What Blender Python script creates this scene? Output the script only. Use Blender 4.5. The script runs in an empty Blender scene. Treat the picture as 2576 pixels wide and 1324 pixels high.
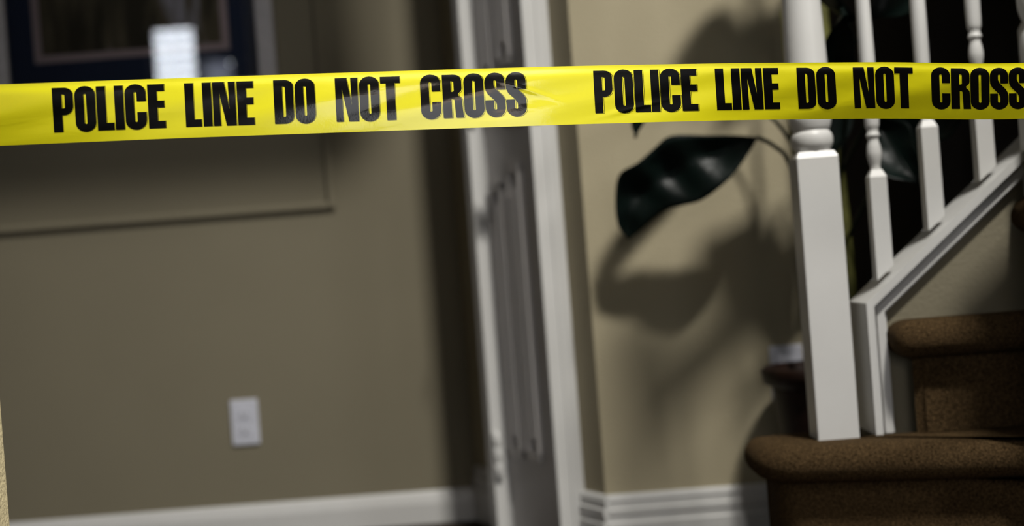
import bpy, bmesh, math, random
from mathutils import Vector, Matrix

random.seed(7)
SC = bpy.context.scene
COL = SC.collection

# ------------------------------------------------------------------ camera
FPX = 50.0 / 36.0 * 2576.0          # focal length in pixels of the 2576 px wide frame
CAMH = 0.64
ROLL = math.radians(4.4)
CR, SR = math.cos(ROLL), math.sin(ROLL)
cam_data = bpy.data.cameras.new('camera')
cam_data.lens = 50.0
cam_data.sensor_width = 36.0
cam_data.clip_start = 0.02
cam_data.dof.use_dof = True
cam_data.dof.focus_distance = 1.88
cam_data.dof.aperture_fstop = 2.0
cam = bpy.data.objects.new('camera', cam_data)
COL.objects.link(cam)
cam.matrix_world = Matrix(((CR, SR, 0, 0), (0, 0, -1, 0), (-SR, CR, 0, CAMH), (0, 0, 0, 1)))
SC.camera = cam

# ------------------------------------------------------------------ world, view
world = bpy.data.worlds.new('world')
SC.world = world
world.use_nodes = True
world.node_tree.nodes['Background'].inputs[0].default_value = (0.6, 0.75, 1.0, 1)
world.node_tree.nodes['Background'].inputs[1].default_value = 0.6
SC.view_settings.view_transform = 'Standard'
SC.view_settings.look = 'None'
SC.view_settings.gamma = 1.0
SC.view_settings.use_curve_mapping = False
SC.view_settings.exposure = 0.0


def area_light(name, loc, target, sx, sy, power, color, spread=180):
    d = bpy.data.lights.new(name, 'AREA')
    d.shape = 'RECTANGLE'
    d.size, d.size_y = sx, sy
    d.energy = power
    d.color = color
    d.spread = math.radians(spread)
    o = bpy.data.objects.new(name, d)
    COL.objects.link(o)
    o.location = loc
    o.rotation_euler = (Vector(target) - Vector(loc)).to_track_quat('-Z', 'Y').to_euler()
    return o

# added fill from the right; daylight through the low window behind the camera
area_light('right_fill_light', (2.76, -0.75, 2.1), (0.0, 2.7, 0.7), 0.45, 0.7, 40, (1.0, 0.975, 0.93))
area_light('ceiling_lamp_light', (1.38, 0.0, 5.00), (0.1, 2.8, 0.6), 0.56, 0.46, 96, (1.0, 0.965, 0.90), 80)
area_light('front_window_light', (0.7, -2.15, 1.40), (0.7, 2.0, 1.40), 1.4, 1.5, 22, (0.97, 0.98, 1.0))


def W(px, py, d):
    """World point seen at pixel (px, py) of the 2576x1324 frame at depth d (metres along Y)."""
    dx, dy = px - 1288.0, 662.0 - py
    return Vector(((dx * CR + dy * SR) / FPX * d, d, CAMH + (-dx * SR + dy * CR) / FPX * d))

# ------------------------------------------------------------------ materials
def mat(name, color, rough=0.5, spec=0.5, coat=0.0, bump=None, var=None, metallic=0.0, sheen=0.0):
    """bump=(scale, strength, distance, detail)   var=(scale, amount, detail)"""
    m = bpy.data.materials.new(name)
    m.use_nodes = True
    nt = m.node_tree
    b = nt.nodes['Principled BSDF']
    b.inputs['Base Color'].default_value = (*color, 1)
    b.inputs['Roughness'].default_value = rough
    b.inputs['Specular IOR Level'].default_value = spec
    b.inputs['Coat Weight'].default_value = coat
    b.inputs['Coat Roughness'].default_value = 0.08
    b.inputs['Metallic'].default_value = metallic
    b.inputs['Sheen Weight'].default_value = sheen
    geo = nt.nodes.new('ShaderNodeTexCoord')
    if var:
        n = nt.nodes.new('ShaderNodeTexNoise')
        n.inputs['Scale'].default_value = var[0]
        n.inputs['Detail'].default_value = var[2]
        nt.links.new(geo.outputs['Object'], n.inputs['Vector'])
        r = nt.nodes.new('ShaderNodeMapRange')
        r.inputs[1].default_value, r.inputs[2].default_value = 0.3, 0.7
        r.inputs[3].default_value, r.inputs[4].default_value = 1 - var[1], 1 + var[1]
        nt.links.new(n.outputs['Fac'], r.inputs[0])
        mx = nt.nodes.new('ShaderNodeMix')
        mx.data_type = 'RGBA'
        mx.blend_type = 'MULTIPLY'
        mx.inputs[0].default_value = 1.0
        mx.inputs[6].default_value = (*color, 1)
        nt.links.new(r.outputs[0], mx.inputs[7])
        nt.links.new(mx.outputs[2], b.inputs['Base Color'])
    if bump:
        n2 = nt.nodes.new('ShaderNodeTexNoise')
        n2.inputs['Scale'].default_value = bump[0]
        n2.inputs['Detail'].default_value = bump[3]
        nt.links.new(geo.outputs['Object'], n2.inputs['Vector'])
        bp = nt.nodes.new('ShaderNodeBump')
        bp.inputs['Strength'].default_value = bump[1]
        bp.inputs['Distance'].default_value = bump[2]
        nt.links.new(n2.outputs['Fac'], bp.inputs['Height'])
        nt.links.new(bp.outputs['Normal'], b.inputs['Normal'])
    return m


M = {}
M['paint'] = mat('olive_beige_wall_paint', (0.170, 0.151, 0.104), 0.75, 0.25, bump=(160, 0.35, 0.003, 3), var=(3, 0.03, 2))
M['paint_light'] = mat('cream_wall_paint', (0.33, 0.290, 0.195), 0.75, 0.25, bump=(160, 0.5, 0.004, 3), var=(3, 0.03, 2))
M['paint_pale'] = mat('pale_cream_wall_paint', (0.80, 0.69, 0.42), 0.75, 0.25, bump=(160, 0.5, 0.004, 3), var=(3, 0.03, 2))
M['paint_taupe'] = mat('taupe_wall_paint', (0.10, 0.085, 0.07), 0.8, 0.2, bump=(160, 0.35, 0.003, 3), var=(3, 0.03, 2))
M['white'] = mat('white_trim_paint', (0.50, 0.497, 0.485), 0.38, 0.4, bump=(60, 0.05, 0.002, 2), var=(9, 0.025, 3))
M['door'] = mat('white_door_paint', (0.46, 0.44, 0.425), 0.4, 0.4, bump=(90, 0.06, 0.002, 2))
M['ceiling'] = mat('white_ceiling_paint', (0.35, 0.34, 0.32), 0.8, 0.2, bump=(70, 0.3, 0.004, 3))
M['carpet'] = mat('brown_carpet', (0.068, 0.043, 0.0195), 0.95, 0.05, bump=(420, 1.0, 0.006, 4), var=(380, 0.8, 3))
M['floor'] = mat('dark_floor_carpet', (0.03, 0.022, 0.015), 0.9, 0.1, bump=(300, 0.8, 0.005, 3), var=(200, 0.4, 3))
M['bronze'] = mat('dark_bronze', (0.05, 0.03, 0.02), 0.35, 0.5, metallic=0.8, var=(40, 0.2, 2))
M['brass'] = mat('aged_brass', (0.28, 0.17, 0.07), 0.4, 0.5, metallic=0.9, var=(60, 0.2, 2))
M['plate'] = mat('white_plastic_plate', (0.50, 0.51, 0.57), 0.35, 0.5, var=(20, 0.02, 2))
M['slot'] = mat('dark_slot', (0.05, 0.05, 0.05), 0.6, 0.3, var=(50, 0.1, 2))
M['leaf'] = mat('dark_green_leaf', (0.0025, 0.006, 0.005), 0.40, 0.14, bump=(25, 0.25, 0.01, 2), var=(14, 0.3, 3))
M['stalk'] = mat('olive_green_stalk', (0.10, 0.10, 0.025), 0.5, 0.4, bump=(60, 0.2, 0.004, 3), var=(25, 0.4, 3))
M['petiole'] = mat('green_petiole', (0.007, 0.012, 0.006), 0.5, 0.3, var=(30, 0.2, 2))
M['pot'] = mat('dark_brown_glazed_pot', (0.011, 0.004, 0.002), 0.5, 0.3, bump=(40, 0.2, 0.004, 3), var=(18, 0.5, 3))
M['soil'] = mat('potting_soil', (0.02, 0.014, 0.009), 0.95, 0.1, bump=(120, 1, 0.01, 3), var=(90, 0.4, 3))
M['frame'] = mat('grey_picture_frame', (0.42, 0.40, 0.40), 0.45, 0.4, bump=(50, 0.1, 0.002, 2), var=(40, 0.06, 2))
M['mat_navy'] = mat('navy_mat_board', (0.020, 0.030, 0.058), 0.9, 0.1, bump=(300, 0.1, 0.001, 2))
M['mat_pink'] = mat('dusty_pink_mat_edge', (0.34, 0.27, 0.27), 0.9, 0.1, bump=(300, 0.1, 0.001, 2))
M['blind'] = mat('white_blind_slat', (0.75, 0.76, 0.8), 0.5, 0.3, var=(30, 0.03, 2))

# print behind glass: dim brown-green ground with a few pale upright streaks
m = mat('dark_art_print', (0.02, 0.02, 0.018), 0.85, 0.1)
nt = m.node_tree
tc = nt.nodes.new('ShaderNodeTexCoord')
mp = nt.nodes.new('ShaderNodeMapping')
mp.inputs['Scale'].default_value = (16, 1, 3.2)
nz = nt.nodes.new('ShaderNodeTexNoise')
nz.inputs['Scale'].default_value = 1.0
nz.inputs['Detail'].default_value = 3
cr = nt.nodes.new('ShaderNodeValToRGB')
cr.color_ramp.elements[0].position = 0.42
cr.color_ramp.elements[0].color = (0.035, 0.032, 0.022, 1)
cr.color_ramp.elements[1].position = 0.72
cr.color_ramp.elements[1].color = (0.42, 0.41, 0.47, 1)
e = cr.color_ramp.elements.new(0.56)
e.color = (0.10, 0.085, 0.055, 1)
nt.links.new(tc.outputs['Object'], mp.inputs['Vector'])
nt.links.new(mp.outputs['Vector'], nz.inputs['Vector'])
nt.links.new(nz.outputs['Fac'], cr.inputs['Fac'])
nt.links.new(cr.outputs['Color'], nt.nodes['Principled BSDF'].inputs['Base Color'])
M['print'] = m

# clear glass pane: see-through with Fresnel reflection
m = bpy.data.materials.new('clear_glass')
m.use_nodes = True
nt = m.node_tree
nt.nodes.remove(nt.nodes['Principled BSDF'])
fr = nt.nodes.new('ShaderNodeFresnel')
fr.inputs['IOR'].default_value = 1.55
tr = nt.nodes.new('ShaderNodeBsdfTransparent')
gl = nt.nodes.new('ShaderNodeBsdfGlossy')
gl.inputs['Roughness'].default_value = 0.0
mx = nt.nodes.new('ShaderNodeMixShader')
nt.links.new(fr.outputs[0], mx.inputs[0])
nt.links.new(tr.outputs[0], mx.inputs[1])
nt.links.new(gl.outputs[0], mx.inputs[2])
nt.links.new(mx.outputs[0], nt.nodes['Material Output'].inputs['Surface'])
M['glass'] = m


def emit_mat(name, color, strength):
    m = bpy.data.materials.new(name)
    m.use_nodes = True
    b = m.node_tree.nodes['Principled BSDF']
    b.inputs['Base Color'].default_value = (0.8, 0.8, 0.8, 1)
    b.inputs['Emission Color'].default_value = (*color, 1)
    b.inputs['Emission Strength'].default_value = strength
    return m

M['daylight'] = emit_mat('daylit_window_pane', (0.86, 0.92, 1.0), 14.0)


def tape_mat(name, color, rough, coat, creases=0.35, spec=0.5):
    m = bpy.data.materials.new(name)
    m.use_nodes = True
    nt = m.node_tree
    b = nt.nodes['Principled BSDF']
    b.inputs['Base Color'].default_value = (*color, 1)
    b.inputs['Roughness'].default_value = rough
    b.inputs['Specular IOR Level'].default_value = spec
    b.inputs['Coat Weight'].default_value = coat
    b.inputs['Coat Roughness'].default_value = 0.10
    tc = nt.nodes.new('ShaderNodeTexCoord')
    mp = nt.nodes.new('ShaderNodeMapping')
    mp.inputs['Scale'].default_value = (9, 9, 30)
    mp.inputs['Rotation'].default_value = (0, 0.06, 0)
    n1 = nt.nodes.new('ShaderNodeTexNoise')
    n1.inputs['Scale'].default_value = 1.0
    n1.inputs['Detail'].default_value = 3
    n1.inputs['Distortion'].default_value = 0.6
    n2 = nt.nodes.new('ShaderNodeTexNoise')
    n2.inputs['Scale'].default_value = 420
    n2.inputs['Detail'].default_value = 2
    nt.links.new(tc.outputs['Object'], mp.inputs['Vector'])
    nt.links.new(mp.outputs['Vector'], n1.inputs['Vector'])
    nt.links.new(tc.outputs['Object'], n2.inputs['Vector'])
    b1 = nt.nodes.new('ShaderNodeBump')
    b1.inputs['Strength'].default_value = creases
    b1.inputs['Distance'].default_value = 0.006
    nt.links.new(n1.outputs['Fac'], b1.inputs['Height'])
    b2 = nt.nodes.new('ShaderNodeBump')
    b2.inputs['Strength'].default_value = 0.06
    b2.inputs['Distance'].default_value = 0.0006
    nt.links.new(n2.outputs['Fac'], b2.inputs['Height'])
    nt.links.new(b1.outputs['Normal'], b2.inputs['Normal'])
    nt.links.new(b2.outputs['Normal'], b.inputs['Normal'])
    nt.links.new(b2.outputs['Normal'], b.inputs['Coat Normal'])
    return m

M['tape'] = tape_mat('yellow_plastic_film', (0.86, 0.79, 0.002), 0.40, 1.0, 0.12)
M['ink'] = tape_mat('black_printing_ink', (0.0018, 0.0018, 0.0020), 0.30, 0.6, 0.12, 0.15)

# ------------------------------------------------------------------ mesh helpers
def obj(name, bm, material, parent=None, smooth=False):
    me = bpy.data.meshes.new(name)
    bmesh.ops.recalc_face_normals(bm, faces=bm.faces)
    bm.to_mesh(me)
    bm.free()
    me.materials.append(material)
    if smooth:
        for p in me.polygons:
            p.use_smooth = True
    o = bpy.data.objects.new(name, me)
    COL.objects.link(o)
    if parent is not None:
        o.parent = parent
        o.matrix_parent_inverse = parent.matrix_world.inverted() if parent.type == 'EMPTY' else Matrix()
    return o


def tag(o, label=None, cat=None, group=None, kind=None):
    if label:
        o['label'] = label
    if cat:
        o['category'] = cat
    if group:
        o['group'] = group
    if kind:
        o['kind'] = kind
    return o


def empty(name, loc=(0, 0, 0)):
    o = bpy.data.objects.new(name, None)
    o.empty_display_size = 0.05
    COL.objects.link(o)
    o.location = loc
    bpy.context.view_layer.update()
    return o


def bm_prism(bm, pts, axis_vec):
    """extrude a closed planar 3D polygon along a vector"""
    a = [bm.verts.new(p) for p in pts]
    b = [bm.verts.new(Vector(p) + Vector(axis_vec)) for p in pts]
    n = len(pts)
    bm.faces.new(a)
    bm.faces.new(b[::-1])
    for i in range(n):
        bm.faces.new((a[i], a[(i + 1) % n], b[(i + 1) % n], b[i]))


def bm_box(bm, x0, x1, y0, y1, z0, z1, bev=0.0):
    s = len(bm.verts)
    bm_prism(bm, [(x0, y0, z0), (x1, y0, z0), (x1, y1, z0), (x0, y1, z0)], (0, 0, z1 - z0))
    if bev > 0:
        bm.verts.ensure_lookup_table()
        vs = bm.verts[s:]
        es = {e for v in vs for e in v.link_edges}
        bmesh.ops.bevel(bm, geom=list(es), offset=bev, segments=2, profile=0.5, affect='EDGES')


def box(name, x0, x1, y0, y1, z0, z1, material, parent=None, bev=0.0):
    bm = bmesh.new()
    bm_box(bm, x0, x1, y0, y1, z0, z1, bev)
    return obj(name, bm, material, parent)


def bm_lathe(bm, cx, cy, prof, seg=28, cap=True):
    rings = []
    for r, z in prof:
        rings.append([bm.verts.new((cx + r * math.cos(2 * math.pi * k / seg), cy + r * math.sin(2 * math.pi * k / seg), z)) for k in range(seg)])
    for a, b in zip(rings, rings[1:]):
        for k in range(seg):
            bm.faces.new((a[k], a[(k + 1) % seg], b[(k + 1) % seg], b[k]))
    if cap:
        bm.faces.new(rings[0])
        bm.faces.new(rings[-1][::-1])


def bm_tube(bm, pts, radii, seg=10):
    rings = []
    pts = [Vector(p) for p in pts]
    for i, p in enumerate(pts):
        t = (pts[min(i + 1, len(pts) - 1)] - pts[max(i - 1, 0)]).normalized()
        ref = Vector((0, 1, 0)) if abs(t.y) < 0.9 else Vector((1, 0, 0))
        u = t.cross(ref).normalized()
        v = t.cross(u).normalized()
        r = radii[i] if isinstance(radii, (list, tuple)) else radii
        rings.append([bm.verts.new(p + u * r * math.cos(2 * math.pi * k / seg) + v * r * math.sin(2 * math.pi * k / seg)) for k in range(seg)])
    for a, b in zip(rings, rings[1:]):
        for k in range(seg):
            bm.faces.new((a[k], a[(k + 1) % seg], b[(k + 1) % seg], b[k]))
    bm.faces.new(rings[0])
    bm.faces.new(rings[-1][::-1])


def catmull(pts, n=8):
    pts = [Vector(p) for p in pts]
    out = []
    P = [pts[0] * 2 - pts[1]] + pts + [pts[-1] * 2 - pts[-2]]
    for i in range(1, len(P) - 2):
        for k in range(n):
            t = k / n
            a, b, c, d = P[i - 1], P[i], P[i + 1], P[i + 2]
            out.append(0.5 * ((2 * b) + (c - a) * t + (2 * a - 5 * b + 4 * c - d) * t * t + (3 * b - a - 3 * c + d) * t ** 3))
    out.append(pts[-1])
    return out


def struct(o):
    o['kind'] = 'structure'
    return o

# ------------------------------------------------------------------ the setting
CEIL = 5.15
YL, YR = 3.6, 3.0                     # left and right back walls
A = Vector((0.1595, YR, 0))            # outside corner
B = Vector((-0.131, YL, 0))           # inside corner
FD = (B - A).normalized()             # along the angled return wall
FN = Vector((FD.y, -FD.x, 0)) * -1    # towards the room (left and front)
if FN.y > 0:
    FN = -FN
FL = (B - A).length

RX = 0.64                             # the right back wall ends here; the recess beyond is added to stay dark

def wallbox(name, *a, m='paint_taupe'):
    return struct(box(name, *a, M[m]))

struct(box('floor', -3.3, 3.0, -2.3, 4.2, -0.1, 0.0, M['floor']))
struct(box('ceiling', -3.3, 3.0, -2.3, 4.2, CEIL, CEIL + 0.1, M['ceiling']))
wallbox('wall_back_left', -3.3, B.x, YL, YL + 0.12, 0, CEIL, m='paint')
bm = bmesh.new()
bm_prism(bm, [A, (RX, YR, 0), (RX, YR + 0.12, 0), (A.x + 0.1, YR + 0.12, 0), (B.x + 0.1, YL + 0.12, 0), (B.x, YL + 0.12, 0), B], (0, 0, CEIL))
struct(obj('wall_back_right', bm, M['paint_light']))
wallbox('wall_dark_recess_left', RX - 0.1, RX, YR + 0.12, 4.1, 0, CEIL)
wallbox('wall_dark_recess_back', RX - 0.1, 2.90, 4.1, 4.2, 0, CEIL)
wallbox('wall_left', -3.3, -3.2, -2.3, YL, 0, CEIL)
wallbox('wall_right', 2.80, 2.90, -2.3, 2.345, 0, CEIL)
wallbox('wall_dark_recess_right', 2.80, 2.90, 2.435, 4.1, 0, CEIL)
wallbox('wall_front', -3.2, 2.80, -2.3, -2.2, 0, CEIL)

# unseen header added to shade the top of the left back wall
wallbox('wall_shade_header', -3.2, 0.08, 2.65, 2.77, 1.93, CEIL)

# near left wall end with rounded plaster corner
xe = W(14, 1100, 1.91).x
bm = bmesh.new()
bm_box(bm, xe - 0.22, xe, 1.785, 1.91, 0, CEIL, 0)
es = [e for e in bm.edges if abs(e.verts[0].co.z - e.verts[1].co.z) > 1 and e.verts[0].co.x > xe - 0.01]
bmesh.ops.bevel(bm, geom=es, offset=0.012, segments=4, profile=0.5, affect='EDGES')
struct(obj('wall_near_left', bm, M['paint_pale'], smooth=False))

# unseen full height wall, added to keep light off the space behind the railing
wallbox('wall_shade_upper', 0.905, 2.80, 2.345, 2.435, 0.0, CEIL)

# baseboards: extruded profile (offset from wall, height)
def baseboard(name, p0, p1, nrm, h, prof):
    bm = bmesh.new()
    p0, p1 = Vector(p0), Vector(p1)
    nrm = Vector(nrm)
    bm_prism(bm, [p0 + nrm * o + Vector((0, 0, z * h)) for o, z in prof], p1 - p0)
    return struct(obj(name, bm, M['white']))

PROF_R = [(0, 0), (0.017, 0), (0.017, 0.56), (0.013, 0.585), (0.0125, 0.66), (0.0155, 0.69), (0.0155, 0.78), (0.010, 0.80), (0.0095, 0.87), (0.0115, 0.90), (0.009, 0.97), (0.004, 1.0), (0, 1.0)]
PROF_L = [(0, 0), (0.014, 0), (0.014, 0.62), (0.011, 0.78), (0.007, 0.92), (0.003, 1.0), (0, 1.0)]
HB_R, HB_L = 0.137, 0.082
baseboard('baseboard_back_right', A, (RX, YR, 0), (0, -1, 0), HB_R, PROF_R)
baseboard('baseboard_back_left', (-3.2, YL, 0), B, (0, -1, 0), HB_L, PROF_L)

def F(t, out=0.0, z=0.0):
    """point on the angled wall: fraction t from outside corner, distance out of the wall, height"""
    p = A + (B - A) * t + FN * out
    return Vector((p.x, p.y, z))

T_CAS0, T_CAS1, T_J0, T_J1 = 0.140, 0.165, 0.548, 0.60
P_LEAF = 0.046                        # the door leaf sits in a boxed-out frame
baseboard('baseboard_return_right', F(-0.02), F(T_CAS0), FN, HB_R, PROF_R)
baseboard('baseboard_return_left', F(T_J1), F(0.985), FN, HB_R, PROF_R)

# ------------------------------------------------------------------ door on the angled wall
DOORTOP = 2.03
door = struct(empty('door_1', F(0.5)))
door['label'] = 'narrow white panelled door in the angled wall, dark knob'

def fbox(name, t0, t1, o0, o1, z0, z1, material, parent, bev=0.0):
    bm = bmesh.new()
    bm_prism(bm, [F(t0, o0, z0), F(t1, o0, z0), F(t1, o1, z0), F(t0, o1, z0)], (0, 0, z1 - z0))
    if bev:
        bmesh.ops.bevel(bm, geom=list(bm.edges), offset=bev, segments=2, profile=0.5, affect='EDGES')
    return obj(name, bm, material, parent)

fbox('leaf', T_CAS1 - 0.003, T_J0 + 0.003, 0.0, P_LEAF, 0.01, DOORTOP, M['door'], door)
# two columns of raised panels, lower and upper row: mouldings stand proud around a raised field
for c0, c1, zz in ((0.275, 0.375, 0.86), (0.415, 0.52, 0.825)):
    for z0, z1 in ((0.195, zz), (zz + 0.22, 1.88)):
        mo = bmesh.new()
        w = 0.017
        p0, p1 = P_LEAF, P_LEAF + 0.012
        for a0, a1, b0, b1 in ((c0, c0 + w, z0, z1), (c1 - w, c1, z0, z1), (c0, c1, z0, z0 + 0.02), (c0, c1, z1 - 0.02, z1)):
            bm_prism(mo, [F(a0, p0, b0), F(a1, p0, b0), F(a1 - 0.004, p1, b0), F(a0 + 0.004, p1, b0)], (0, 0, b1 - b0))
        pn = obj('panel', mo, M['door'], door)
        rb = bmesh.new()
        m0, m1 = c0 + 0.034, c1 - 0.034
        bm_prism(rb, [F(m0, p0, z0 + 0.05), F(m1, p0, z0 + 0.05), F(m1 - 0.008, p1, z0 + 0.05), F(m0 + 0.008, p1, z0 + 0.05)], (0, 0, z1 - z0 - 0.1))
        obj('raised_field', rb, M['door'], pn)
# knob with rose
kb = bmesh.new()
bm_lathe(kb, 0, 0, [(0.024, 0.0), (0.024, 0.005), (0.009, 0.007), (0.009, 0.020), (0.018, 0.024), (0.024, 0.032), (0.024, 0.040), (0.018, 0.047), (0.006, 0.050)], 20)
kc = F(0.255, P_LEAF, 0.962)
rot = FN.to_track_quat('Z', 'Y').to_matrix().to_4x4()
bmesh.ops.transform(kb, matrix=Matrix.Translation(kc) @ rot, verts=kb.verts)
ko = obj('knob', kb, M['bronze'], door, True)
ko['label'] = 'dark bronze door knob'

# door casings and head: structure trims
def casing(name, t0, t1, steps):
    bm = bmesh.new()
    for a0, a1, o1 in steps:
        bm_prism(bm, [F(t0 + (t1 - t0) * a0, 0, 0), F(t0 + (t1 - t0) * a1, 0, 0), F(t0 + (t1 - t0) * a1, o1, 0), F(t0 + (t1 - t0) * a0, o1, 0)], (0, 0, DOORTOP + 0.07))
    return struct(obj(name, bm, M['white']))

tr1 = casing('trim_1', T_CAS0, T_CAS1, ((0.0, 0.16, 0.014), (0.16, 0.40, 0.028), (0.40, 1.0, 0.060)))
tr1['label'] = 'white door casing at the right of the narrow door'
tr2 = casing('trim_2', T_J0, T_J1, ((0.0, 1.0, 0.088),))
tr2['label'] = 'thin white door jamb at the left, carrying the hinge'
bm = bmesh.new()
bm_prism(bm, [F(T_CAS1, 0, DOORTOP), F(T_J0, 0, DOORTOP), F(T_J0, 0.06, DOORTOP), F(T_CAS1, 0.06, DOORTOP)], (0, 0, 0.07))
struct(obj('trim_3', bm, M['white']))['label'] = 'white head casing above the narrow door'
bm = bmesh.new()
off = 0.0008
tt = T_CAS0 + (T_CAS1 - T_CAS0) * 0.40 - off / FL
bm_prism(bm, [F(tt, 0.036, 0.935), F(tt, 0.054, 0.935), F(tt + off / FL, 0.054, 0.935), F(tt + off / FL, 0.036, 0.935)], (0, 0, 0.05))
sp = obj('strike_plate', bm, M['brass'], tr1)
sp['label'] = 'small brass strike plate'
for hz in (0.20, 1.02, 1.82):
    bm = bmesh.new()
    c = F(T_J0 - 0.010, 0.078)
    bm_lathe(bm, c.x, c.y, [(0.004, hz - 0.056), (0.0085, hz - 0.052), (0.0085, hz - 0.019), (0.0078, hz - 0.018), (0.0085, hz - 0.017), (0.0085, hz + 0.017), (0.0078, hz + 0.018), (0.0085, hz + 0.019), (0.0085, hz + 0.050), (0.004, hz + 0.054)], 14)
    obj('hinge', bm, M['white'], tr2, True)

# ------------------------------------------------------------------ panel moulding on the left wall
mx1 = W(828, 300, YL).x
mz0 = W(430, 556, YL).z
mld = struct(empty('trim_4', (mx1 - 0.6, YL, mz0)))
mld['label'] = 'wall coloured panel moulding around the framed picture'
def mold(x0, x1, z0, z1):
    bm = bmesh.new()
    bm_box(bm, x0, x1, YL - 0.014, YL, z0, z1, 0.004)
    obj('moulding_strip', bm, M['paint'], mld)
mx0, mz1, mw = mx1 - 1.35, 1.95, 0.018
mold(mx1 - mw, mx1, mz0, mz1)
mold(mx0, mx0 + mw, mz0, mz1)
mold(mx0 + mw, mx1 - mw, mz0, mz0 + mw)
mold(mx0 + mw, mx1 - mw, mz1 - mw, mz1)

# ------------------------------------------------------------------ framed picture
yf = YL - 0.03
xl, xr = W(-32, 90, yf).x, W(688, 90, yf).x
zb = W(330, 262, yf).z
zt = zb + 0.62
pic = empty('framed_picture', ((xl + xr) / 2, YL, zb))
tag(pic, 'framed dark print with navy mat, hung behind the yellow tape', 'picture')
fw = 0.044
def pbox(name, x0, x1, y0, y1, z0, z1, m, parent, bev=0):
    return box(name, x0, x1, y0, y1, z0, z1, m, parent, bev)
for a in ((xl, xl + fw, zb, zt), (xr - fw, xr, zb, zt), (xl + fw, xr - fw, zb, zb + fw), (xl + fw, xr - fw, zt - fw, zt)):
    pbox('frame_bar', a[0], a[1], yf, YL, a[2], a[3], M['frame'], pic, 0.004)
pbox('mat_board', xl + fw, xr - fw, YL - 0.012, YL - 0.006, zb + fw, zt - fw, M['mat_navy'], pic)
ix0, ix1 = W(88, 100, YL).x, W(576, 60, YL).x
iz0 = W(240, 152, YL).z
iz1 = zt - (iz0 - zb)
bm = bmesh.new()
lw = 0.019
for a in ((ix0, ix0 + lw, iz0, iz1), (ix1 - lw, ix1, iz0, iz1), (ix0 + lw, ix1 - lw, iz0, iz0 + lw), (ix0 + lw, ix1 - lw, iz1 - lw, iz1)):
    bm_box(bm, a[0], a[1], YL - 0.0135, YL - 0.012, a[2], a[3])
obj('inner_mat_edge', bm, M['mat_pink'], pic)['label'] = 'dusty pink inner mat edge'
pbox('print', ix0 + lw, ix1 - lw, YL - 0.0132, YL - 0.012, iz0 + lw, iz1 - lw, M['print'], pic)
pbox('glass_pane', xl + fw, xr - fw, YL - 0.021, YL - 0.019, zb + fw, zt - fw, M['glass'], pic)

# ------------------------------------------------------------------ outlets
def outlet(name, cx, cz, yw, label):
    t = empty(name, (cx, yw, cz))
    tag(t, label, 'outlet', 'wall outlets')
    box('cover_plate', cx - 0.035, cx + 0.035, yw - 0.007, yw, cz - 0.0575, cz + 0.0575, M['plate'], t, 0.003)
    for s in (-1, 1):
        zc = cz + s * 0.0195
        r = box('receptacle', cx - 0.0165, cx + 0.0165, yw - 0.0095, yw - 0.006, zc - 0.014, zc + 0.014, M['plate'], t, 0.002)
        bm = bmesh.new()
        for dx, h in ((-0.0065, 0.0045), (0.0065, 0.0038)):
            bm_box(bm, cx + dx - 0.001, cx + dx + 0.001, yw - 0.0098, yw - 0.0088, zc - h + 0.003, zc + h + 0.003)
        bm_box(bm, cx - 0.002, cx + 0.002, yw - 0.0098, yw - 0.0088, zc - 0.0095, zc - 0.0055)
        obj('slots', bm, M['slot'], r)
    return t

p = W(617, 1062, YL)
outlet('wall_outlet', p.x, p.z, YL, 'white duplex wall outlet on the open left wall above the baseboard')
p = W(1932, 872, YR)
outlet('wall_outlet', p.x + 0.036, p.z - 0.0575, YR, 'white wall outlet half hidden behind the plant pot and newel post')

# ------------------------------------------------------------------ staircase
def inset(poly, d):
    n = len(poly)
    out = []
    for i in range(n):
        p0, p1, p2 = poly[i - 1], poly[i], poly[(i + 1) % n]
        e1, e2 = (p1 - p0).normalized(), (p2 - p1).normalized()
        n1, n2 = Vector((-e1.y, e1.x)), Vector((-e2.y, e2.x))
        nn = (n1 + n2)
        k = max(nn.length_squared, 0.3)
        out.append(p1 + nn * (2 * d / k))
    return out

def ccw(poly):
    a = sum(poly[i - 1].x * poly[i].y - poly[i].x * poly[i - 1].y for i in range(len(poly)))
    return poly if a > 0 else poly[::-1]

def round_poly(pts, radii, seg=6):
    pts = [Vector(p) for p in pts]
    out = []
    n = len(pts)
    for i in range(n):
        r = radii[i]
        if r <= 0:
            out.append(pts[i])
            continue
        a = (pts[i - 1] - pts[i]).normalized()
        b = (pts[(i + 1) % n] - pts[i]).normalized()
        p0, p1, p2 = pts[i] + a * r, pts[i], pts[i] + b * r
        for k in range(seg + 1):
            t = k / seg
            out.append(p0 * (1 - t) ** 2 + p1 * 2 * t * (1 - t) + p2 * t * t)
    return out

def nosed_slab(bm, poly, ztop, th):
    r = th / 2
    rings = []
    for k in range(11):
        a = math.pi / 2 - math.pi * k / 10
        pp = inset(poly, r * (1 - math.cos(a)))
        rings.append([bm.verts.new((q.x, q.y, ztop - r + r * math.sin(a))) for q in pp])
    for a, b in zip(rings, rings[1:]):
        for i in range(len(a)):
            bm.faces.new((a[i], a[(i + 1) % len(a)], b[(i + 1) % len(a)], b[i]))
    bm.faces.new(rings[0])
    bm.faces.new(rings[-1][::-1])

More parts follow.
